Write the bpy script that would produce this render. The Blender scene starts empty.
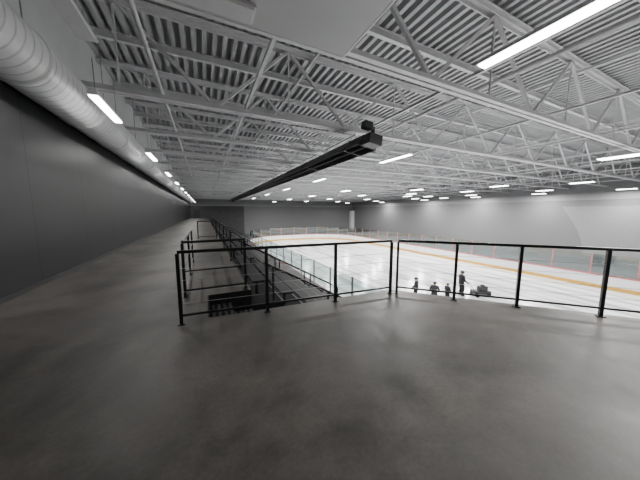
import bpy, math, random
from mathutils import Vector, Matrix
random.seed(4)
COL = bpy.context.scene.collection
# ------------------------------------------------------------------ materials
def mat(name, col=(.5,.5,.5), rough=.5, metal=0.0, noise=None, bump=0.0, bscale=20, spec=.5):
    m = bpy.data.materials.new(name); m.use_nodes = True
    nt = m.node_tree; b = nt.nodes['Principled BSDF']
    b.inputs['Base Color'].default_value = (*col, 1)
    b.inputs['Roughness'].default_value = rough
    b.inputs['Metallic'].default_value = metal
    b.inputs['Specular IOR Level'].default_value = spec
    tc = nt.nodes.new('ShaderNodeTexCoord')
    if noise:
        sc, amt = noise
        n = nt.nodes.new('ShaderNodeTexNoise'); n.inputs['Scale'].default_value = sc
        n.inputs['Detail'].default_value = 5
        nt.links.new(tc.outputs['Object'], n.inputs['Vector'])
        r = nt.nodes.new('ShaderNodeValToRGB')
        r.color_ramp.elements[0].position = .3; r.color_ramp.elements[1].position = .7
        r.color_ramp.elements[0].color = (*[c*(1-amt) for c in col], 1)
        r.color_ramp.elements[1].color = (*[min(1, c*(1+amt)) for c in col], 1)
        nt.links.new(n.outputs['Fac'], r.inputs['Fac'])
        nt.links.new(r.outputs['Color'], b.inputs['Base Color'])
    if bump:
        n2 = nt.nodes.new('ShaderNodeTexNoise'); n2.inputs['Scale'].default_value = bscale
        nt.links.new(tc.outputs['Object'], n2.inputs['Vector'])
        bp = nt.nodes.new('ShaderNodeBump'); bp.inputs['Strength'].default_value = bump
        nt.links.new(n2.outputs['Fac'], bp.inputs['Height'])
        nt.links.new(bp.outputs['Normal'], b.inputs['Normal'])
    return m

def emis(name, col, s):
    m = bpy.data.materials.new(name); m.use_nodes = True
    nt = m.node_tree; b = nt.nodes['Principled BSDF']
    b.inputs['Base Color'].default_value = (*col, 1)
    b.inputs['Emission Color'].default_value = (*col, 1)
    b.inputs['Emission Strength'].default_value = s
    return m

M_steel  = mat('painted_steel', (.60,.605,.615), .5, noise=(3,.08))
M_steel2 = mat('painted_steel_chord', (.64,.645,.655), .5, noise=(2,.06))
M_deck   = mat('roof_deck', (.40,.405,.415), .5, noise=(1.5,.08))
M_black  = mat('black_powdercoat', (.008,.008,.009), .35, noise=(30,.1), spec=.3)
M_heat   = mat('heater_dark_metal', (.045,.045,.047), .5, .0, noise=(6,.2), spec=.3)
M_heat2  = mat('heater_box_metal', (.05,.05,.052), .5, .0, noise=(6,.2), spec=.3)
M_tube   = mat('heater_tube_metal', (.10,.10,.105), .5, .0, noise=(6,.2), spec=.3)
M_soff   = mat('soffit_paint', (.48,.485,.49), .6, noise=(1,.05))
M_light  = mat('fixture_housing', (.65,.65,.66), .4, noise=(4,.04))
M_emi    = emis('lamp_diffuser', (1,.99,.97), 18)
M_off    = mat('unlit_diffuser', (.66,.66,.67), .4, noise=(5,.04))
M_board  = mat('dasher_white', (.80,.81,.82), .35, noise=(.8,.05))
M_kick   = mat('kickplate_yellow', (.66,.37,.05), .4, noise=(.6,.15))
M_cap    = mat('cap_rail_red', (.48,.10,.11), .4, noise=(.6,.1))
M_alu    = mat('aluminium', (.20,.23,.23), .35, .2, noise=(4,.1))
M_redp   = mat('post_dull_red', (.42,.17,.18), .5, noise=(4,.1))
M_nose   = mat('step_nosing_grey', (.10,.10,.105), .6, noise=(4,.1))
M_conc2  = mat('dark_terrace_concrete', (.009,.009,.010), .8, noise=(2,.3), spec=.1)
M_stair  = mat('stair_black_steel', (.008,.008,.008), .7, noise=(8,.2), spec=.15)
M_slat   = mat('stair_slat_steel', (.05,.05,.052), .6, noise=(8,.2), spec=.2)
M_bench  = mat('bench_plank', (.014,.014,.015), .6, noise=(4,.2), spec=.15)
M_rub    = mat('rubber_floor', (.08,.08,.085), .8, noise=(3,.2))
M_wallg  = mat('wall_grey_block', (.15,.152,.157), .8, noise=(12,.14))
M_wallw  = mat('wall_liner', (.45,.455,.46), .7, noise=(2,.05))
M_wallf  = mat('wall_far_liner', (.24,.243,.25), .7, noise=(2,.05))
M_wallp  = mat('wall_perforated_panel', (.20,.203,.208), .7, noise=(12,.14))
M_col    = mat('column_white', (.65,.65,.66), .7, noise=(9,.05))
M_wdark  = mat('wall_dark_partition', (.05,.051,.055), .7, noise=(1,.15))
M_door   = mat('door_paint', (.02,.02,.022), .5, noise=(5,.1))
M_rope   = mat('hanger_wire', (.30,.30,.31), .4, .2, noise=(20,.1))
M_mach   = mat('machine_dark', (.014,.015,.017), .4, noise=(9,.15))

# concrete deck
def concrete():
    m = bpy.data.materials.new('polished_concrete'); m.use_nodes = True
    nt = m.node_tree; b = nt.nodes['Principled BSDF']; L = nt.links.new
    tc = nt.nodes.new('ShaderNodeTexCoord')
    def noise(sc, det, rgh=.55, dist=0):
        n = nt.nodes.new('ShaderNodeTexNoise'); n.inputs['Scale'].default_value = sc
        n.inputs['Detail'].default_value = det; n.inputs['Roughness'].default_value = rgh
        n.inputs['Distortion'].default_value = dist
        L(tc.outputs['Object'], n.inputs['Vector']); return n
    def ramp(src, p0, c0, p1, c1):
        r = nt.nodes.new('ShaderNodeValToRGB'); e = r.color_ramp.elements
        e[0].position=p0; e[0].color=(*c0,1); e[1].position=p1; e[1].color=(*c1,1)
        L(src.outputs['Fac'], r.inputs['Fac']); return r
    def mul(a, c):
        mx = nt.nodes.new('ShaderNodeMix'); mx.data_type = 'RGBA'; mx.blend_type = 'MULTIPLY'; mx.inputs[0].default_value = 1
        L(a, mx.inputs[6]); L(c, mx.inputs[7]); return mx.outputs[2]
    a = noise(.6, 6, .58, .5); c = noise(2.6, 9, .68, .2); d = noise(60, 2); e_ = noise(30, 7, .8)
    r1 = ramp(a, .38, (.058,.053,.049), .62, (.118,.108,.099))
    r2 = ramp(c, .34, (.74,.74,.74), .66, (1.18,1.18,1.18))
    r3 = ramp(e_, .36, (.84,.84,.84), .64, (1.14,1.14,1.14))
    o1 = mul(mul(r1.outputs['Color'], r2.outputs['Color']), r3.outputs['Color'])
    v = nt.nodes.new('ShaderNodeTexVoronoi'); v.inputs['Scale'].default_value = 1.5
    L(tc.outputs['Object'], v.inputs['Vector'])
    lt = nt.nodes.new('ShaderNodeMath'); lt.operation='LESS_THAN'; lt.inputs[1].default_value=.014
    L(v.outputs['Distance'], lt.inputs[0])
    mx = nt.nodes.new('ShaderNodeMix'); mx.data_type='RGBA'
    L(lt.outputs[0], mx.inputs[0]); L(o1, mx.inputs[6]); mx.inputs[7].default_value=(.30,.29,.28,1)
    L(mx.outputs[2], b.inputs['Base Color'])
    rr = nt.nodes.new('ShaderNodeMapRange'); rr.inputs['From Min'].default_value=.3; rr.inputs['From Max'].default_value=.7
    rr.inputs['To Min'].default_value = .40; rr.inputs['To Max'].default_value = .58
    L(c.outputs['Fac'], rr.inputs['Value']); L(rr.outputs['Result'], b.inputs['Roughness'])
    b.inputs['Specular IOR Level'].default_value=.30
    bp = nt.nodes.new('ShaderNodeBump'); bp.inputs['Strength'].default_value = .06
    L(d.outputs['Fac'], bp.inputs['Height']); L(bp.outputs['Normal'], b.inputs['Normal'])
    return m
M_conc = concrete()

def wall_dark():
    m = bpy.data.materials.new('charcoal_wall_panels'); m.use_nodes = True
    nt = m.node_tree; b = nt.nodes['Principled BSDF']; L = nt.links.new
    tc = nt.nodes.new('ShaderNodeTexCoord'); sp = nt.nodes.new('ShaderNodeSeparateXYZ')
    L(tc.outputs['Object'], sp.inputs[0])
    md = nt.nodes.new('ShaderNodeMath'); md.operation = 'PINGPONG'; md.inputs[1].default_value = 1.22
    L(sp.outputs['Y'], md.inputs[0])
    lt = nt.nodes.new('ShaderNodeMath'); lt.operation = 'LESS_THAN'; lt.inputs[1].default_value = .014
    L(md.outputs[0], lt.inputs[0])
    n = nt.nodes.new('ShaderNodeTexNoise'); n.inputs['Scale'].default_value = 1.1; n.inputs['Detail'].default_value = 4
    L(tc.outputs['Object'], n.inputs['Vector'])
    r = nt.nodes.new('ShaderNodeValToRGB')
    r.color_ramp.elements[0].color = (.016,.0165,.018,1); r.color_ramp.elements[1].color = (.024,.0245,.026,1)
    L(n.outputs['Fac'], r.inputs['Fac'])
    mx = nt.nodes.new('ShaderNodeMix'); mx.data_type = 'RGBA'
    L(lt.outputs[0], mx.inputs[0]); L(r.outputs['Color'], mx.inputs[6]); mx.inputs[7].default_value = (.002,.002,.002,1)
    L(mx.outputs[2], b.inputs['Base Color']); b.inputs['Roughness'].default_value = .45
    b.inputs['Specular IOR Level'].default_value=.24
    return m
M_wl = wall_dark()

def ice_mat():
    m = mat('ice_sheet', (.9,.92,.93), .16)
    nt = m.node_tree; b = nt.nodes['Principled BSDF']; L = nt.links.new
    tc = nt.nodes.new('ShaderNodeTexCoord'); mp = nt.nodes.new('ShaderNodeMapping')
    mp.inputs['Scale'].default_value = (1.5,.10,1)
    L(tc.outputs['Object'], mp.inputs[0])
    n = nt.nodes.new('ShaderNodeTexNoise'); n.inputs['Scale'].default_value = .8; n.inputs['Detail'].default_value = 7
    L(mp.outputs[0], n.inputs['Vector'])
    r = nt.nodes.new('ShaderNodeValToRGB')
    r.color_ramp.elements[0].position = .36; r.color_ramp.elements[0].color = (.42,.445,.47,1)
    r.color_ramp.elements[1].position = .56; r.color_ramp.elements[1].color = (.90,.91,.92,1)
    L(n.outputs['Fac'], r.inputs['Fac'])
    sp = nt.nodes.new('ShaderNodeSeparateXYZ'); L(tc.outputs['Object'], sp.inputs[0])
    prev = r.outputs['Color']
    for y,wd,c in ((20.05,.15,(.60,.42,.44,1)),(28.2,.15,(.45,.50,.62,1)),(12.8,.15,(.45,.50,.62,1)),(47,.05,(.6,.4,.42,1))):
        s=nt.nodes.new('ShaderNodeMath'); s.operation='SUBTRACT'; s.inputs[1].default_value=y-20.5; L(sp.outputs['Y'], s.inputs[0])
        a=nt.nodes.new('ShaderNodeMath'); a.operation='ABSOLUTE'; L(s.outputs[0],a.inputs[0])
        l=nt.nodes.new('ShaderNodeMath'); l.operation='LESS_THAN'; l.inputs[1].default_value=wd; L(a.outputs[0],l.inputs[0])
        k=nt.nodes.new('ShaderNodeMath'); k.operation='MULTIPLY'; k.inputs[1].default_value=.35; L(l.outputs[0],k.inputs[0])
        mx=nt.nodes.new('ShaderNodeMix'); mx.data_type='RGBA'; L(k.outputs[0],mx.inputs[0]); L(prev,mx.inputs[6]); mx.inputs[7].default_value=c
        prev=mx.outputs[2]
    L(prev, b.inputs['Base Color'])
    return m
M_ice = ice_mat()

def duct_mat():
    m = mat('spiral_duct_metal', (.6,.6,.6), .42, .0)
    nt = m.node_tree; b = nt.nodes['Principled BSDF']; L = nt.links.new
    tc = nt.nodes.new('ShaderNodeTexCoord')
    w = nt.nodes.new('ShaderNodeTexWave'); w.bands_direction = 'Y'; w.inputs['Scale'].default_value = 1.5
    w.inputs['Distortion'].default_value = .4; w.inputs['Detail'].default_value=1
    L(tc.outputs['Object'], w.inputs['Vector'])
    r = nt.nodes.new('ShaderNodeValToRGB')
    r.color_ramp.elements[0].position = .0; r.color_ramp.elements[0].color = (0,0,0,1)
    r.color_ramp.elements[1].position = .2; r.color_ramp.elements[1].color = (1,1,1,1)
    L(w.outputs['Fac'], r.inputs['Fac'])
    bp = nt.nodes.new('ShaderNodeBump'); bp.inputs['Strength'].default_value = .4; bp.inputs['Distance'].default_value = .03
    L(r.outputs['Color'], bp.inputs['Height']); L(bp.outputs['Normal'], b.inputs['Normal'])
    r2 = nt.nodes.new('ShaderNodeValToRGB')
    r2.color_ramp.elements[0].color = (.42,.425,.43,1); r2.color_ramp.elements[1].position=.12; r2.color_ramp.elements[1].color = (.62,.625,.63,1)
    L(w.outputs['Fac'], r2.inputs['Fac']); L(r2.outputs['Color'], b.inputs['Base Color'])
    return m
M_duct = duct_mat()

def glass_mat():
    m = bpy.data.materials.new('rink_glass'); m.use_nodes = True
    nt = m.node_tree; nt.nodes.clear()
    o = nt.nodes.new('ShaderNodeOutputMaterial'); t = nt.nodes.new('ShaderNodeBsdfTransparent')
    t.inputs[0].default_value = (.74,.80,.79,1)
    g = nt.nodes.new('ShaderNodeBsdfGlossy'); g.inputs['Roughness'].default_value = .05
    mx = nt.nodes.new('ShaderNodeMixShader'); mx.inputs[0].default_value = .09
    nt.links.new(t.outputs[0], mx.inputs[1]); nt.links.new(g.outputs[0], mx.inputs[2])
    nt.links.new(mx.outputs[0], o.inputs[0]); return m
M_glass = glass_mat()

# ------------------------------------------------------------------ builders
class MB:
    def __init__(s, org=(0,0,0)): s.v=[]; s.f=[]; s.o=Vector(org)
    def add(s, vs, fs):
        k=len(s.v); s.v += [tuple(Vector(p)-s.o) for p in vs]; s.f += [tuple(i+k for i in q) for q in fs]
    def box(s, a, b):
        x0,y0,z0=a; x1,y1,z1=b
        s.add([(x0,y0,z0),(x1,y0,z0),(x1,y1,z0),(x0,y1,z0),(x0,y0,z1),(x1,y0,z1),(x1,y1,z1),(x0,y1,z1)],
              [(0,3,2,1),(4,5,6,7),(0,1,5,4),(1,2,6,5),(2,3,7,6),(3,0,4,7)])
    def bar(s, p, q, w, h=None):
        h = h or w; p=Vector(p); q=Vector(q); d=(q-p).normalized()
        up = Vector((0,0,1)) if abs(d.z)<.95 else Vector((0,1,0))
        sd = d.cross(up).normalized(); up = sd.cross(d)
        vs=[]
        for c in (p,q):
            for a,b in ((-1,-1),(1,-1),(1,1),(-1,1)): vs.append(c+sd*a*w/2+up*b*h/2)
        s.add(vs,[(0,1,2,3),(7,6,5,4),(0,4,5,1),(1,5,6,2),(2,6,7,3),(3,7,4,0)])
    def cyl(s, p, q, r, r2=None, n=12):
        r2 = r if r2 is None else r2; p=Vector(p); q=Vector(q); d=(q-p).normalized()
        up = Vector((0,0,1)) if abs(d.z)<.95 else Vector((0,1,0))
        sd = d.cross(up).normalized(); up = sd.cross(d); vs=[]
        for c,rr in ((p,r),(q,r2)):
            for i in range(n):
                a=2*math.pi*i/n; vs.append(c+sd*math.cos(a)*rr+up*math.sin(a)*rr)
        s.add(vs,[tuple(range(n)),tuple(range(2*n-1,n-1,-1))]+[(i,i+n,(i+1)%n+n,(i+1)%n) for i in range(n)])
    def ell(s, c, r, nu=14, nv=9, zmin=-1):
        vs=[];fs=[]
        for j in range(nv+1):
            t=-math.pi/2+math.pi*j/nv
            z=max(math.sin(t),zmin); k=math.cos(t)
            for i in range(nu):
                a=2*math.pi*i/nu; vs.append((c[0]+r[0]*k*math.cos(a),c[1]+r[1]*k*math.sin(a),c[2]+r[2]*z))
        for j in range(nv):
            for i in range(nu): fs.append((j*nu+i,j*nu+(i+1)%nu,(j+1)*nu+(i+1)%nu,(j+1)*nu+i))
        s.add(vs,fs)
    def make(s, name, m, parent=None, smooth=False, bev=0, **kw):
        me=bpy.data.meshes.new(name); me.from_pydata(s.v,[],s.f); me.update()
        me.materials.append(m)
        if smooth:
            for p in me.polygons: p.use_smooth = len(p.vertices)<=4
        o=bpy.data.objects.new(name, me); COL.objects.link(o)
        if parent: o.parent=parent
        else: o.location=s.o
        if bev:
            b=o.modifiers.new('bevel','BEVEL'); b.width=bev; b.segments=2
        for k,v in kw.items(): o[k]=v
        return o
def empty(name, loc, label, cat, group=None):
    o=bpy.data.objects.new(name,None); o.location=loc; o.empty_display_size=.2; COL.objects.link(o)
    o['label']=label; o['category']=cat
    if group: o['group']=group
    return o
def clone(root, loc, rotz=None):
    r=root.copy(); COL.objects.link(r); r.location=loc
    if rotz is not None: r.rotation_euler=(0,0,rotz)
    for c in [x for x in bpy.data.objects if x.parent==root]:
        k=c.copy(); COL.objects.link(k); k.parent=r
    return r
def dup(o, loc):
    k=o.copy(); COL.objects.link(k); k.parent=o.parent; k.location=loc; return k

ICE=-4.6; YE=70.0; XL=-3.3; XF=46.0; ZC=7.3
# ------------------------------------------------------------------ shell
def poly_slab(name, pts, z0, z1, m, **kw):
    n=len(pts); b=MB()
    b.add([(x,y,z0) for x,y in pts]+[(x,y,z1) for x,y in pts],
          [tuple(range(n-1,-1,-1)),tuple(range(n,2*n))]+[(i,(i+1)%n,(i+1)%n+n,i+n) for i in range(n)])
    return b.make(name,m,**kw)
poly_slab('floor',[(XL,-8),(6.4,-8),(6.4,.45),(3.4,3.72),(0,3.88),(0,4.98),(.8,4.98),(.8,YE),(XL,YE)],-.3,0,M_conc,kind='structure')
b=MB(); b.box((XL,-12,ICE-.3),(XF,YE,ICE-.05)); b.make('floor_lower',M_rub,kind='structure')
b=MB(); b.box((XL-.2,-8,-4.9),(XL,YE+.2,4.75)); b.make('wall_left',M_wl,kind='structure')
b=MB(); b.box((XL-.2,-8,4.75),(XL,YE+.2,ZC+.2)); b.make('wall_left_upper',M_wallw,kind='structure')
b=MB(); b.box((10,YE,ICE-.3),(XF,YE+.2,3.2)); b.make('wall_end',M_wallg,kind='structure')
b=MB(); b.box((XL,YE,3.21),(XF,YE+.2,ZC+.2)); b.make('wall_end_upper',M_wallf,kind='structure')
b=MB(); b.box((XF,-12,ICE-.3),(XF+.2,YE+.2,3.2)); b.make('wall_far',M_wallg,kind='structure')
b=MB(); b.box((XF,-12,3.21),(XF+.2,YE+.2,ZC+.2)); b.make('wall_far_upper',M_wallf,kind='structure')
b=MB(); b.box((XL,YE-.02,ICE-.3),(10,YE+.2,3.2)); b.make('wall_corridor_end',M_wdark,kind='structure')
pts=[]
for i in range(13):
    t=i/12; pts.append((16.2-2.6*math.sin(t*math.pi/2), 2.35-6.6*t))
b=MB(); vs=[(XF-.06,y,z) for y,z in pts]+[(XF-.06,-2,-4.25),(XF-.06,-2,2.35)]
vs2=[(XF-.005,p[1],p[2]) for p in vs]; n=len(vs)
b.add(vs+vs2,[tuple(range(n)),tuple(range(2*n-1,n-1,-1))]+[(i,i+n,(i+1)%n+n,(i+1)%n) for i in range(n)])
b.make('wall_far_panel',M_wallp,kind='structure')
b=MB(); b.box((XF-1.4,YE-1.4,ICE-.05),(XF-.2,YE-.2,2.0)); b.make('trim_1',M_col,kind='structure')
b=MB(); b.box((0,4.955,-.3),(.8,4.975,.004)); b.make('trim_2',M_stair,kind='structure')
b=MB(); b.box((-.02,3.9,-.3),(.004,4.95,.006)); b.make('trim_3',M_stair,kind='structure')
b=MB(); b.box((XL,-8,0),(XL+.02,YE-.03,.1)); b.make('baseboard_left',M_door,kind='structure')
b=MB(); b.box((-2.4,YE-.1,0),(-1.0,YE-.02,2.2)); b.make('door_1',M_door,kind='structure')
# corrugated roof deck
b=MB(); x=XL; prof=[]
while x<XF:
    prof += [(x,ZC),(x+.13,ZC),(x+.155,ZC+.20),(x+.295,ZC+.20)]; x+=.32
prof.append((XF,ZC)); vs=[];fs=[]
for p in prof: vs += [(p[0],-8,p[1]),(p[0],YE,p[1])]
for i in range(len(prof)-1): fs.append((2*i,2*i+1,2*i+3,2*i+2))
b.add(vs,fs); b.make('ceiling',M_deck,kind='structure')

# ------------------------------------------------------------------ roof trusses
ZB=4.8; ZT=ZC-.1
def truss():
    r=empty('roof_truss',(0,4.6,ZB),'pale grey steel open-web truss spanning under the corrugated roof deck','roof truss','steel trusses under the roof')
    t=MB((0,4.6,ZB)); b_=MB((0,4.6,ZB)); w=MB((0,4.6,ZB))
    for dy in (-.09,.09):
        t.box((XL,4.6+dy-.06,ZT-.02),(XF,4.6+dy+.06,ZT+.0)); t.box((XL,4.6+dy-.012,ZT-.14),(XF,4.6+dy+.012,ZT-.02))
        b_.box((XL,4.6+dy-.06,ZB-.01),(XF,4.6+dy+.06,ZB+.012)); b_.box((XL,4.6+dy-.012,ZB+.01),(XF,4.6+dy+.012,ZB+.13))
    nodes=[]; k=5.3
    while k-2.4>XL: k-=2.4
    par=round((5.3-k)/2.4)%2
    i=0
    while k<XF-.1:
        nodes.append((k, ZB+.06 if (par+i)%2==0 else ZT-.08)); k+=2.4; i+=1
    for (x0,z0),(x1,z1) in zip(nodes,nodes[1:]):
        w.bar((x0,4.6,z0),(x1,4.6,z1),.09,.09)
    for (x0,z0) in nodes:
        if z0>ZB+1: w.bar((x0,4.6,ZB+.06),(x0,4.6,ZT-.08),.045,.045)
    t.make('top_chord',M_steel2,r); b_.make('bottom_chord',M_steel2,r); w.make('web_lattice',M_steel,r)
    return r
T=truss()
clone(T,(0,8.6,ZB))
y=12.2
while y<YE-.5:
    clone(T,(0,y,ZB)); y+=3.6
clone(T,(0,.6,ZB))
P0=None
for y in [2.6,6.6]+[10.4+3.6*i for i in range(17)]:
    if y>YE-.6: continue
    if P0 is None:
        yy=y
        b=MB((0,yy,ZC-.12)); b.box((XL,yy-.07,ZC-.24),(XF,yy+.07,ZC-.22)); b.box((XL,yy-.01,ZC-.22),(XF,yy+.01,ZC-.02)); b.box((XL,yy-.07,ZC-.02),(XF,yy+.07,ZC-.005))
        P0=b.make('roof_purlin',M_steel,label='slim pale grey steel purlin directly under the roof deck',category='roof beam',group='roof purlins')
    else:
        k=P0.copy(); COL.objects.link(k); k.location=(0,y,ZC-.12)
for i,x in enumerate((1.4,6.2,11,15.8,20.6,25.4,30.2,35,40)):
    b=MB((x,26,ZB+.17)); b.box((x-.04,-7,ZB+.135),(x+.04,YE-.1,ZB+.15)); b.box((x-.04,-7,ZB+.15),(x-.03,YE-.1,ZB+.21))
    b.make('bridging_angle',M_steel,label='thin pale steel bridging angle tying the trusses together',category='steel brace',group='bridging angles on the trusses')
for i,x in enumerate((3.8,13.4,23.0,32.6,42)):
    b=MB((x,26,ZT-.2)); b.box((x-.03,-7,ZT-.24),(x+.03,YE-.1,ZT-.16))
    b.make('bridging_angle',M_steel,label='thin pale steel bridging angle just under the roof deck',category='steel brace',group='bridging angles near the roof')
for x,z,r in ((-1.0,5.35,.05),(8.3,5.6,.06),(18,5.6,.05),(28,5.6,.05),(38,5.6,.05)):
    b=MB((x,26,z)); b.cyl((x,-7,z),(x,YE-.1,z),r); b.make('sprinkler_pipe',M_steel,smooth=True,label='grey sprinkler pipe running through the trusses',category='pipe',group='overhead sprinkler pipes')

# ------------------------------------------------------------------ bulkhead soffit box
o=(1.0,0,4.6)
r=empty('ceiling_soffit_box',o,'smooth light grey boxed soffit hanging below the trusses','soffit')
b=MB(o); b.box((-.55,-2.5,4.62),(2.6,4.4,4.78)); b.make('soffit_panel',M_soff,r,bev=.01)
b=MB(o); b.box((2.6,-2.5,4.615),(2.64,4.44,4.78)); b.make('edge_trim',M_steel2,r)
b=MB(o); b.box((-.59,4.40,4.615),(2.6,4.44,4.78)); b.make('edge_trim',M_steel2,r)
for x in (0,2.1):
    for y in (-1.5,.58,):
        b=MB(o); b.bar((x,y,4.78),(x,y,ZC),.04); b.make('hanger',M_rope,r)

# ------------------------------------------------------------------ spiral duct
DX,DZ,DR=-2.78,4.28,.49
r=empty('spiral_duct',(DX,26,DZ),'large round spiral-wound light metal ventilation duct along the dark wall','air duct')
b=MB((DX,26,DZ)); n=48; ys=[-7]+[YE-.05]; vs=[];fs=[]
for yy in ys:
    for i in range(n):
        a=2*math.pi*i/n; vs.append((DX+DR*math.cos(a),yy,DZ+DR*math.sin(a)))
for i in range(n): fs.append((i,(i+1)%n,(i+1)%n+n,i+n))
b.add(vs,fs); b.make('duct_tube',M_duct,r,smooth=True)
ring=None; y=1.4
while y<YE-1:
    if ring is None:
        b=MB((0,0,0)); vs=[];fs=[]
        for j,(dy,rr) in enumerate(((-.06,DR),(-.05,DR+.02),(.05,DR+.02),(.06,DR))):
            for i in range(n):
                a=2*math.pi*i/n; vs.append((rr*math.cos(a),dy,rr*math.sin(a)))
        for j in range(3):
            for i in range(n): fs.append((j*n+i,j*n+(i+1)%n,(j+1)*n+(i+1)%n,(j+1)*n+i))
        b.add(vs,fs); ring=b.make('duct_collar',M_steel2,r,smooth=True); ring.location=(0,y-26,0)
    else: dup(ring,(0,y-26,0))
    y+=2.4
h0=None; y=2.6
while y<YE:
    if h0 is None:
        b=MB(); b.bar((0,0,DR-.02),(0,0,ZC-DZ),.02); h0=b.make('hanger',M_rope,r); h0.location=(0,y-26,0)
    else: dup(h0,(0,y-26,0))
    y+=4

# ------------------------------------------------------------------ linear light fixtures
def fixture(label, group, L, lit=True, W=.26, hang=.35, power=250):
    r=empty('linear_light_fixture',(0,0,0),label,'light fixture',group)
    b=MB(); b.add([(-W/2,-L/2,0),(W/2,-L/2,0),(W/2,L/2,0),(-W/2,L/2,0),(-W/3,-L/2,.09),(W/3,-L/2,.09),(W/3,L/2,.09),(-W/3,L/2,.09)],
      [(0,3,2,1),(4,5,6,7),(0,1,5,4),(1,2,6,5),(2,3,7,6),(3,0,4,7)]); b.make('housing',M_light,r)
    b=MB(); b.box((-W/2+.02,-L/2+.03,-.035),(W/2-.02,L/2-.03,0)); b.make('diffuser',M_emi if lit else M_off,r,bev=.01)
    for s in (-1,1):
        b=MB(); b.bar((0,s*L*.4,.09),(0,s*L*.4,.09+hang),.012); b.make('hanger',M_rope,r)
    if lit:
        ld=bpy.data.lights.new('lamp','AREA'); ld.shape='RECTANGLE'; ld.size=W-.03; ld.size_y=L-.06; ld.energy=power; ld.color=(1,.985,.96)
        lo=bpy.data.objects.new('lamp',ld); COL.objects.link(lo); lo.parent=r; lo.location=(0,0,-.045)
    return r
PW=900
F=fixture('lit long white linear light hanging over the ice rink','linear lights over the ice',2.3,power=PW)
F.location=(9.4,10.3,4.45)
for y in (.4,20,29.6,40,52): clone(F,(9.5,y,4.45))  # first clone hangs out of view, added for illumination
F2=fixture('lit short white high-bay light hanging over the ice rink','high-bay lights over the ice',1.5,W=.65,power=PW)
F2.location=(18.6,4.6,4.3)
for p in ((30.4,9.6),(22.7,21),(16,26),(16,36.5),(16,48),(16,60),(22.7,32),(22.7,43),(22.7,55),(30.4,20),(30.4,30),(30.4,41),
          (30.4,53),(37.5,6),(37.5,15),(37.5,24),(37.5,35),(37.5,47),(37.5,60),(43.5,10),(43.5,18),(43.5,27),(43.5,38),(43.5,52),(27,26),(27,14.5),(34,29),(40.5,31),(16,-4),(27,-2),(40,0)): clone(F2,(*p,4.2))  # negative-y clones are out of view, extra lamps added to light the hall
G=fixture('lit long white linear light hanging above the deck edge','lights above the seating',2.0,power=60)
G.location=(5.15,2.3,4.5)
H=fixture('lit white linear light hanging beside the round duct','corridor lights beside the duct',1.7,hang=.7,W=.2,power=50)
H.location=(-1.95,7.6,4.0)
for j in range(1,12): clone(H,(-1.95,7.6+5.4*j,4.0))
K=fixture('unlit white linear light fixture hanging near the round duct','unlit fixtures overhead',1.4,lit=False,hang=.3,W=.3)
K.location=(-1.65,5.1,4.55)
K2=fixture('unlit white linear light fixture fixed under the boxed soffit','unlit fixtures overhead',1.15,lit=False,hang=.03,W=.34)
K2.location=(.25,3.98,4.5); K2.rotation_euler=(0,0,math.radians(90))

# ------------------------------------------------------------------ radiant heater
HX,HZ=5.6,4.14
r=empty('radiant_tube_heater',(HX,7.3,HZ),'long dark grey gas radiant tube heater hanging above the bleachers','heater')
r.rotation_euler=(0,math.radians(8),0)
o=(HX,7.3,HZ)
b=MB(o); Y0,Y1=7.6,60; hw,ht,hb,hd_=.42,.22,.24,-.16
for (xa,za,xb,zb) in ((-hw,hd_,-ht,hb),(-ht,hb,ht,hb),(ht,hb,hw,hd_)):
    d=.015
    b.add([(HX+xa,Y0,HZ+za),(HX+xb,Y0,HZ+zb),(HX+xb,Y1,HZ+zb),(HX+xa,Y1,HZ+za),(HX+xa,Y0,HZ+za+d),(HX+xb,Y0,HZ+zb+d),(HX+xb,Y1,HZ+zb+d),(HX+xa,Y1,HZ+za+d)],
      [(0,3,2,1),(4,5,6,7),(0,1,5,4),(1,2,6,5),(2,3,7,6),(3,0,4,7)])
b.make('reflector',M_heat,r)
b=MB(o)
b.add([(HX-hw,Y0-.02,HZ+hd_),(HX+hw,Y0-.02,HZ+hd_),(HX+ht,Y0-.02,HZ+hb),(HX-ht,Y0-.02,HZ+hb),(HX-hw,Y0+.01,HZ+hd_),(HX+hw,Y0+.01,HZ+hd_),(HX+ht,Y0+.01,HZ+hb),(HX-ht,Y0+.01,HZ+hb)],
 [(0,1,2,3),(7,6,5,4),(0,4,5,1),(1,5,6,2),(2,6,7,3),(3,7,4,0)]); b.make('end_cap',M_heat2,r)
for s in (-.2,.2):
    b=MB(o); b.cyl((HX+s,Y0+.05,HZ+.04),(HX+s,Y1-.1,HZ+.04),.06); b.make('burner_tube',M_tube,r,smooth=True)
b=MB(o); b.box((HX-.28,7.1,HZ-.16),(HX+.28,7.58,HZ+.2)); b.make('burner_box',M_heat2,r,bev=.015)
b=MB(o); b.cyl((HX+.1,7.5,HZ+.2),(HX+.1,7.5,HZ+.58),.07); b.cyl((HX+.1,7.5,HZ+.5),(HX-.3,7.3,HZ+.5),.07); b.make('intake_elbow',M_heat,r,smooth=True)
b=MB(o); b.box((HX-.46,7.24,HZ+.36),(HX-.1,7.5,HZ+.62)); b.make('fan_motor',M_heat,r,bev=.03)
y=8.6
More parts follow.
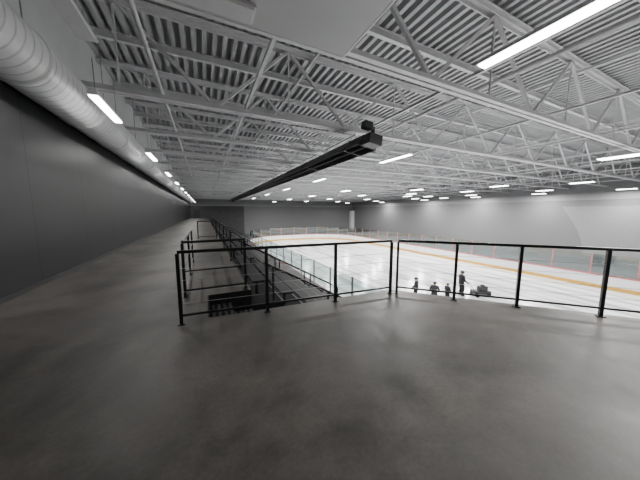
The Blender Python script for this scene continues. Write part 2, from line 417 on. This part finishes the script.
while y<Y1:
    for s in (-.22,.22):
        b=MB(o); b.bar((HX+s,y,HZ+.24),(HX,y,ZB),.025); b.make('hanging_chain',M_rope,r)
    b=MB(o)
    b.bar((HX-hw-.01,y,HZ+hd_),(HX-ht-.01,y,HZ+hb+.02),.05,.02); b.bar((HX-ht-.01,y,HZ+hb+.03),(HX+ht+.01,y,HZ+hb+.03),.05,.02); b.bar((HX+ht+.01,y,HZ+hb+.02),(HX+hw+.01,y,HZ+hd_),.05,.02)
    b.bar((HX-hw,y,HZ+hd_),(HX+hw,y,HZ+hd_),.04,.02); b.make('support_bracket',M_tube,r)
    y+=4

# ------------------------------------------------------------------ railings
def railing(p, q, posts, label, mids=(), wires=(), h=1.07, w=.045):
    p=Vector((*p,0)); q=Vector((*q,0)); d=(q-p)
    r=empty('guard_railing',p,label,'railing')
    b=MB(p); b.bar(p+Vector((0,0,h-w/2)),q+Vector((0,0,h-w/2)),w,w); b.make('top_rail',M_black,r,bev=.006)
    b=MB(p); b.bar(p+Vector((0,0,.13)),q+Vector((0,0,.13)),.03,.03); b.make('bottom_rail',M_black,r)
    for m_ in mids:
        b=MB(p); b.bar(p+Vector((0,0,m_)),q+Vector((0,0,m_)),.022,.022); b.make('mid_rail',M_black,r)
    for m_ in wires:
        b=MB(p); b.cyl(p+Vector((0,0,m_)),q+Vector((0,0,m_)),.0035,n=6); b.make('infill_wire',M_rope,r)
    me=None
    for t in posts:
        c=p+d*t
        if me is None:
            b=MB(); b.box((-w/2,-w/2,0),(w/2,w/2,h-w)); b.box((-.045,-.045,0),(.045,.045,.012))
            o_=b.make('post',M_black,r); me=o_
        else:
            o_=me.copy(); COL.objects.link(o_); o_.parent=r
        o_.location=c-p; o_.rotation_euler=(0,0,math.atan2(d.y,d.x))
W5=(.3,.47,.64,.81)
railing((-.37,3.82),(3.24,3.55),(0,.337,.67,1),'black square-tube guard railing at the deck edge beside the stair',wires=W5)
railing((3.36,3.50),(6.2,.55),(0,.245,.475,.735,1),'black square-tube guard railing angled along the deck edge above the ice',wires=W5)
railing((-.4,5.05),(.7,5.05),(0,1),'black guard railing across the end of the seating aisle',mids=(.85,.5))
railing((.72,5.15),(.72,30),[i/8 for i in range(9)],'long black guard railing along the walkway above the bleachers',mids=(.6,))
railing((-.4,5.15),(-.4,8.6),(0,.5,1),'black guard railing running along the walkway',mids=(.6,))
railing((-.4,16.0),(.6,16.0),(0,1),'short black guard railing crossing the walkway edge')

# ------------------------------------------------------------------ bleachers
NR=7; TR=.7; RI=.39; BX=.82
r=empty('bleacher_terrace',(BX,5,ICE-.05),'dark stepped concrete terrace of the spectator seating','bleachers')
b=MB((BX,5,ICE-.05))
for i in range(NR): b.box((BX+TR*i,5.06,ICE-.05),(BX+TR*(i+1),56,-.4-RI*i))
b.make('terrace_steps',M_conc2,r)
for i in range(NR):
    b=MB((BX,5,ICE-.05)); b.box((BX+TR*(i+1)-.03,5.08,-.4-RI*i),(BX+TR*(i+1),56,-.4-RI*i+.012)); b.make('step_nosing',M_nose,r)
def bench(L):
    B=empty('bleacher_bench',(0,0,0),'dark bleacher bench plank on short steel brackets','bench','bleacher benches')
    b=MB(); b.box((-.14,0,.36),(.14,L,.40)); b.make('bench_plank',M_bench,B)
    b=MB(); b.box((.14,0,.36),(.152,L,.402)); b.make('bench_edge_strip',M_nose,B)
    br=None
    for k in range(3):
        if br is None:
            b=MB(); b.box((-.03,-.03,0),(.03,.03,.36)); br=b.make('bench_bracket',M_black,B); br.location=(0,.3,0)
        else: dup(br,(0,.3+(L-.6)*k/2,0))
    return B
B1=bench(3.7); B2=bench(6.8)
for i in range(NR):
    loc=(BX+TR*i+.25,5.55,-.395-RI*i)
    if i==0: B1.location=loc
    else: clone(B1,loc)
    for j in range(5):
        loc=(BX+TR*i+.25,10.6+8*j,-.395-RI*i)
        if i==0 and j==0: B2.location=loc
        else: clone(B2,loc)
# aisle stair
o=(0,4.3,ICE-.05)
r=empty('aisle_stair',o,'black slatted stair descending from the deck past the seating','stairs')
b=MB(o); n2=14
for i in range(n2): b.box((.01+.4*i,3.9,ICE-.05),(.01+.4*(i+1),4.95,-.2-.205*i))
b.make('stair_steps',M_stair,r)
for i in range(n2):
    b=MB(o)
    for k in range(4):
        xx=.01+.4*i+.03+.1*k; b.box((xx,3.92,-.2-.205*i),(xx+.05,4.93,-.2-.205*i+.012))
    b.make('stair_tread_slats',M_slat,r)
def handrail(y):
    r=empty('aisle_handrail',(BX,y,0),'black sloping handrail down the seating aisle','handrail','sloping aisle handrails')
    o=(BX,y,0); b=MB(o); s=-RI/TR
    b.bar((BX+.3,y,.5),(BX+4.7,y,.5+s*4.4),.04); b.make('rail',M_black,r)
    for k in range(4):
        x=BX+.5+TR*2*k; zt=.5+s*(x-BX-.3)
        b=MB(o); b.bar((x,y,-.39-RI*2*k),(x,y,zt),.04); b.make('post',M_black,r)
    return r
HR=handrail(5.2)
for y in (9.6,10.3,17.9,25.9,33.9,41.9): clone(HR,(BX,y,0))

# ------------------------------------------------------------------ rink
CX,CY,HXR,HYR,RR=18.0,20.5,11.0,30.5,8.0
path=[]
def straight(a,b_):
    a=Vector(a); b_=Vector(b_); n=max(1,round((b_-a).length/2.44))
    for i in range(n): path.append(a+(b_-a)*i/n)
def arc(c,a0):
    for i in range(5): 
        a=a0+math.pi/2*i/5; path.append(Vector((c[0]+RR*math.cos(a),c[1]+RR*math.sin(a))))
x0,x1,y0,y1=CX-HXR,CX+HXR,CY-HYR,CY+HYR
straight((x1,y0+RR),(x1,y1-RR)); arc((x1-RR,y1-RR),0)
straight((x1-RR,y1),(x0+RR,y1)); arc((x0+RR,y1-RR),math.pi/2)
straight((x0,y1-RR),(x0,y0+RR)); arc((x0+RR,y0+RR),math.pi)
straight((x0+RR,y0),(x1-RR,y0)); arc((x1-RR,y0+RR),3*math.pi/2)
N=len(path)
n=N; b=MB((CX,CY,ICE-.05))
b.add([(p.x,p.y,ICE-.05) for p in path]+[(p.x,p.y,ICE) for p in path],[tuple(range(n-1,-1,-1)),tuple(range(n,2*n))]+[(i,(i+1)%n,(i+1)%n+n,i+n) for i in range(n)])
ice=b.make('ice_surface',M_ice,label='bright white skating ice inside the rounded rink boards',category='ice rink')
R=empty('rink_boards',(CX,CY,ICE-.05),'white dasher boards with yellow kickplate and clear glass around the ice','rink boards')
O=Vector((CX,CY,ICE-.05))
def ringpart(name,m,z0,z1,off,th):
    b=MB(O)
    vs=[];fs=[]
    for i,p in enumerate(path):
        t=(path[(i+1)%N]-path[i-1]).normalized(); nn=Vector((-t.y,t.x))
        a=p+nn*off; c=p+nn*(off-th)
        vs += [(a.x,a.y,z0),(a.x,a.y,z1),(c.x,c.y,z1),(c.x,c.y,z0)]
    for i in range(N):
        j=(i+1)%N
        for k in range(4): fs.append((4*i+k,4*i+(k+1)%4,4*j+(k+1)%4,4*j+k))
    b.add(vs,fs); return b.make(name,m,R)
ringpart('board_panel',M_board,ICE-.05,ICE+1.05,0,.10)
ringpart('kick_plate',M_kick,ICE+.0,ICE+.28,.02,.02)
ringpart('cap_rail',M_cap,ICE+1.05,ICE+1.14,.03,.16)
GH=2.75
for i in range(N):
    p=path[i]; q=path[(i+1)%N]; t=(q-p).normalized(); nn=Vector((-t.y,t.x)); off=-nn*.05
    a=p+t*.04+off; c=q-t*.04+off
    b=MB(O); b.bar((a.x,a.y,ICE+1.14+(GH-1.14)/2),(c.x,c.y,ICE+1.14+(GH-1.14)/2),.014,GH-1.14); b.make('glass_pane',M_glass,R)
def mkpost(m,w):
    b=MB(); b.box((-w,-.03,1.14),(w,.03,GH+.03)); return b.make('glass_post',m,R)
pm=None; pr=None
for i in range(N):
    p=path[i]; t=(path[(i+1)%N]-path[i-1]).normalized(); nn=Vector((-t.y,t.x)); c=p-nn*.05
    far = p.x>x1-.1 or p.y>y1-.1
    if far:
        if pr is None: pr=mkpost(M_redp,.05); k=pr
        else: k=pr.copy(); COL.objects.link(k)
    else:
        if pm is None: pm=mkpost(M_alu,.05); k=pm
        else: k=pm.copy(); COL.objects.link(k)
    k.parent=R; k.location=(c.x-CX,c.y-CY,.05); k.rotation_euler=(0,0,math.atan2(t.y,t.x))

# ------------------------------------------------------------------ people
def cloth_mat(name, jacket, pants, hz, skin=(.30,.20,.15), sk=1.36):
    m=mat(name,jacket,.8,spec=.1); nt=m.node_tree; b=nt.nodes['Principled BSDF']
    tc=nt.nodes.new('ShaderNodeTexCoord'); sp=nt.nodes.new('ShaderNodeSeparateXYZ'); nt.links.new(tc.outputs['Object'],sp.inputs[0])
    mr=nt.nodes.new('ShaderNodeMath'); mr.operation='MULTIPLY'; mr.inputs[1].default_value=.5; nt.links.new(sp.outputs['Z'],mr.inputs[0])
    r=nt.nodes.new('ShaderNodeValToRGB'); r.color_ramp.interpolation='CONSTANT'
    r.color_ramp.elements[0].color=(*pants,1); r.color_ramp.elements[1].position=hz/2; r.color_ramp.elements[1].color=(*jacket,1)
    e=r.color_ramp.elements.new(sk/2); e.color=(*skin,1)
    nt.links.new(mr.outputs[0],r.inputs['Fac']); nt.links.new(r.outputs['Color'],b.inputs['Base Color']); return m
BASE=dict(pelvis=(0,0,.95,.18),spine=(0,.0,1.16,.18),chest=(0,.01,1.38,.19),neck=(0,.01,1.51,.07),head=(0,.03,1.62,.10),crown=(0,.02,1.70,.09),
  sl=(-.2,0,1.42,.095),el=(-.29,.04,1.14,.07),wl=(-.22,.24,1.02,.045),sr=(.2,0,1.42,.095),er=(.29,.04,1.14,.07),wr=(.22,.24,1.02,.045),
  hl=(-.1,0,.9,.13),kl=(-.13,.07,.5,.10),al=(-.14,.0,.12,.07),tl=(-.15,.16,.09,.05),hr=(.1,0,.9,.13),kr=(.13,.07,.5,.10),ar=(.14,0,.12,.07),tr=(.15,.16,.09,.05))
EDG=[('pelvis','spine'),('spine','chest'),('chest','neck'),('neck','head'),('head','crown'),('chest','sl'),('sl','el'),('el','wl'),('chest','sr'),('sr','er'),('er','wr'),
 ('pelvis','hl'),('hl','kl'),('kl','al'),('al','tl'),('pelvis','hr'),('hr','kr'),('kr','ar'),('ar','tr')]
M_skin=mat('skin',(.30,.20,.15),.6,noise=(20,.05)); M_helm=mat('helmet_black',(.012,.012,.013),.5,noise=(9,.1)); M_glove=mat('glove_dark',(.02,.02,.022),.7,noise=(20,.1))
M_skate=mat('skate_boot',(.012,.012,.013),.4,noise=(9,.1)); M_blade=mat('skate_blade',(.5,.5,.52),.25,.8,noise=(9,.1)); M_eye=mat('eye_dark',(.01,.01,.01),.2,noise=(9,.1))
def person(loc, rot, scale, label, jacket, pants, over={}, hz=.88, sk=1.51):
    J=dict(BASE); J.update(over)
    r=empty('person',loc,label,'person'); r.rotation_euler=(0,0,math.radians(rot)); r.scale=(scale,)*3
    keys=list(J); me=bpy.data.meshes.new('body'); me.from_pydata([J[k][:3] for k in keys],[(keys.index(a),keys.index(c)) for a,c in EDG],[])
    o=bpy.data.objects.new('body',me); COL.objects.link(o); o.parent=r
    me.materials.append(cloth_mat('clothes',jacket,pants,hz,sk=sk))
    sm=o.modifiers.new('skin','SKIN'); sm.use_smooth_shade=True
    for k,sv in zip(keys,me.skin_vertices[0].data):
        sv.radius=(J[k][3],J[k][3]*(.85 if k in('pelvis','spine','chest') else 1)); sv.use_root=(k=='pelvis')
    ss=o.modifiers.new('sub','SUBSURF'); ss.levels=1; ss.render_levels=2
    hd=Vector(J['head'][:3]); 
    b=MB(); b.ell((hd.x,hd.y-.015,hd.z+.035),(.125,.145,.125),zmin=-.15); b.make('helmet',M_helm,r,smooth=True)
    b=MB(); b.cyl((hd.x,hd.y+.08,hd.z-.0),(hd.x,hd.y+.125,hd.z-.02),.02,.012,8); b.make('nose',M_skin,r,smooth=True)
    for s in (-1,1):
        b=MB(); b.ell((hd.x+s*.035,hd.y+.092,hd.z+.01),(.014,.01,.01),8,5); b.make('eye',M_eye,r,smooth=True)
    for w,e in (('wl','el'),('wr','er')):
        W=Vector(J[w][:3]); E=Vector(J[e][:3]); d=(W-E).normalized(); sd=d.cross(Vector((0,0,1))).normalized()
        b=MB(); b.cyl(W-d*.03,W+d*.09,.045,.045,10)
        for k,ln in ((-1.5,.06),(-.5,.075),(.5,.07),(1.5,.055)):
            a=W+d*.08+sd*k*.022; m_=a+d*ln*.6; b.cyl(a,m_,.012,.011,7); b.cyl(m_,m_+(d*.4-Vector((0,0,1))).normalized()*ln*.6,.011,.009,7)
        sgn=1 if w=='wl' else -1
        b.cyl(W+d*.03+sd*sgn*.03,W+d*.08+sd*sgn*.07,.014,.011,7)
        b.make('glove',M_glove,r,smooth=True)
    for a_,t_ in (('al','tl'),('ar','tr')):
        A=Vector(J[a_][:3]); Tt=Vector(J[t_][:3])
        b=MB(); b.cyl(A+Vector((0,0,.1)),A-Vector((0,0,.05)),.065,.055,10); b.bar(A+Vector((0,-.06,-.03)),Tt+Vector((0,.04,-.03)),.09,.07); b.make('skate_boot',M_skate,r,bev=.01)
        b=MB(); b.bar((A.x,A.y-.08,.025),(Tt.x,Tt.y+.08,.025),.008,.05); b.make('skate_blade',M_blade,r)
    return r
Z=ICE
D1=(.03,.03,.034); D2=(.022,.022,.024)
person((16.9,11.05,Z),-115.6,1.08,'standing person in dark jacket gripping the machine handles',D1,D2)
person((12.9,11.6,Z),30,1.0,'person in dark clothes standing on the ice with arms forward',D1,D2)
person((13.35,10.5,Z),-60,.96,'person in dark grey clothes turned sideways on the ice',(.04,.04,.045),D2)
person((14.75,10.6,Z),-100,.78,'small child in dark clothes standing on the ice',(.035,.035,.04),D2)
# ice edger machine
dv=Vector((.902,-.432,0)); sv=Vector((.432,.902,0)); up=Vector((0,0,1))
S=Vector((16.9,11.05,Z))+dv*1.46
r=empty('ice_edger_machine',S,'low dark wheeled ice edging machine with engine and push handles','machine')
def obox(c,l,w,h):
    b=MB(S); b.bar(c-dv*l/2,c+dv*l/2,w,h); return b
obox(S+up*.30,1.2,.6,.26).make('chassis',M_mach,r,bev=.03)
obox(S+dv*.12+up*.58,.6,.42,.34).make('engine',M_mach,r,bev=.05)
b=MB(S); b.cyl(S+dv*.12+up*.75,S+dv*.12+up*.86,.16,.12,16); b.make('engine_cap',M_mach,r,smooth=True)
for a,c in ((-.42,-.33),(-.42,.33),(.42,-.33),(.42,.33)):
    b=MB(S); q=S+dv*a+sv*c+up*.15; b.cyl(q-sv*.05,q+sv*.05,.15,.15,16); b.make('wheel',M_black,r,smooth=True)
for c in (-.2,.2):
    b=MB(S); b.cyl(S-dv*.5+sv*c+up*.35,S-dv*1.0+sv*c+up*1.03,.022); b.make('push_handle',M_mach,r,smooth=True)
b=MB(S); b.cyl(S-dv*1.0-sv*.26+up*1.03,S-dv*1.0+sv*.26+up*1.03,.025); b.make('handle_bar',M_mach,r,smooth=True)
# debris on deck floor
b=MB((-1.15,1.35,0)); P=[(-1.22,1.33),(-1.16,1.37),(-1.10,1.35),(-1.05,1.38)]
for p,q in zip(P,P[1:]): b.bar((*p,.006),(*q,.006),.012,.01)
b.make('cable_scrap',M_black,label='short black scrap of cable lying on the concrete',category='debris')

# ------------------------------------------------------------------ world + camera
w=bpy.data.worlds.new('world'); bpy.context.scene.world=w; w.use_nodes=True
w.node_tree.nodes['Background'].inputs[0].default_value=(1,.985,.96,1); w.node_tree.nodes['Background'].inputs[1].default_value=.40
cd=bpy.data.cameras.new('camera'); cd.sensor_width=36; cd.lens=13.5; cd.clip_end=300; cd.clip_start=.05
co=bpy.data.objects.new('camera',cd); COL.objects.link(co); co.location=(0,0,1.6)
co.rotation_euler=(math.radians(90-6.65),0,math.radians(-25.6))
bpy.context.scene.camera=co
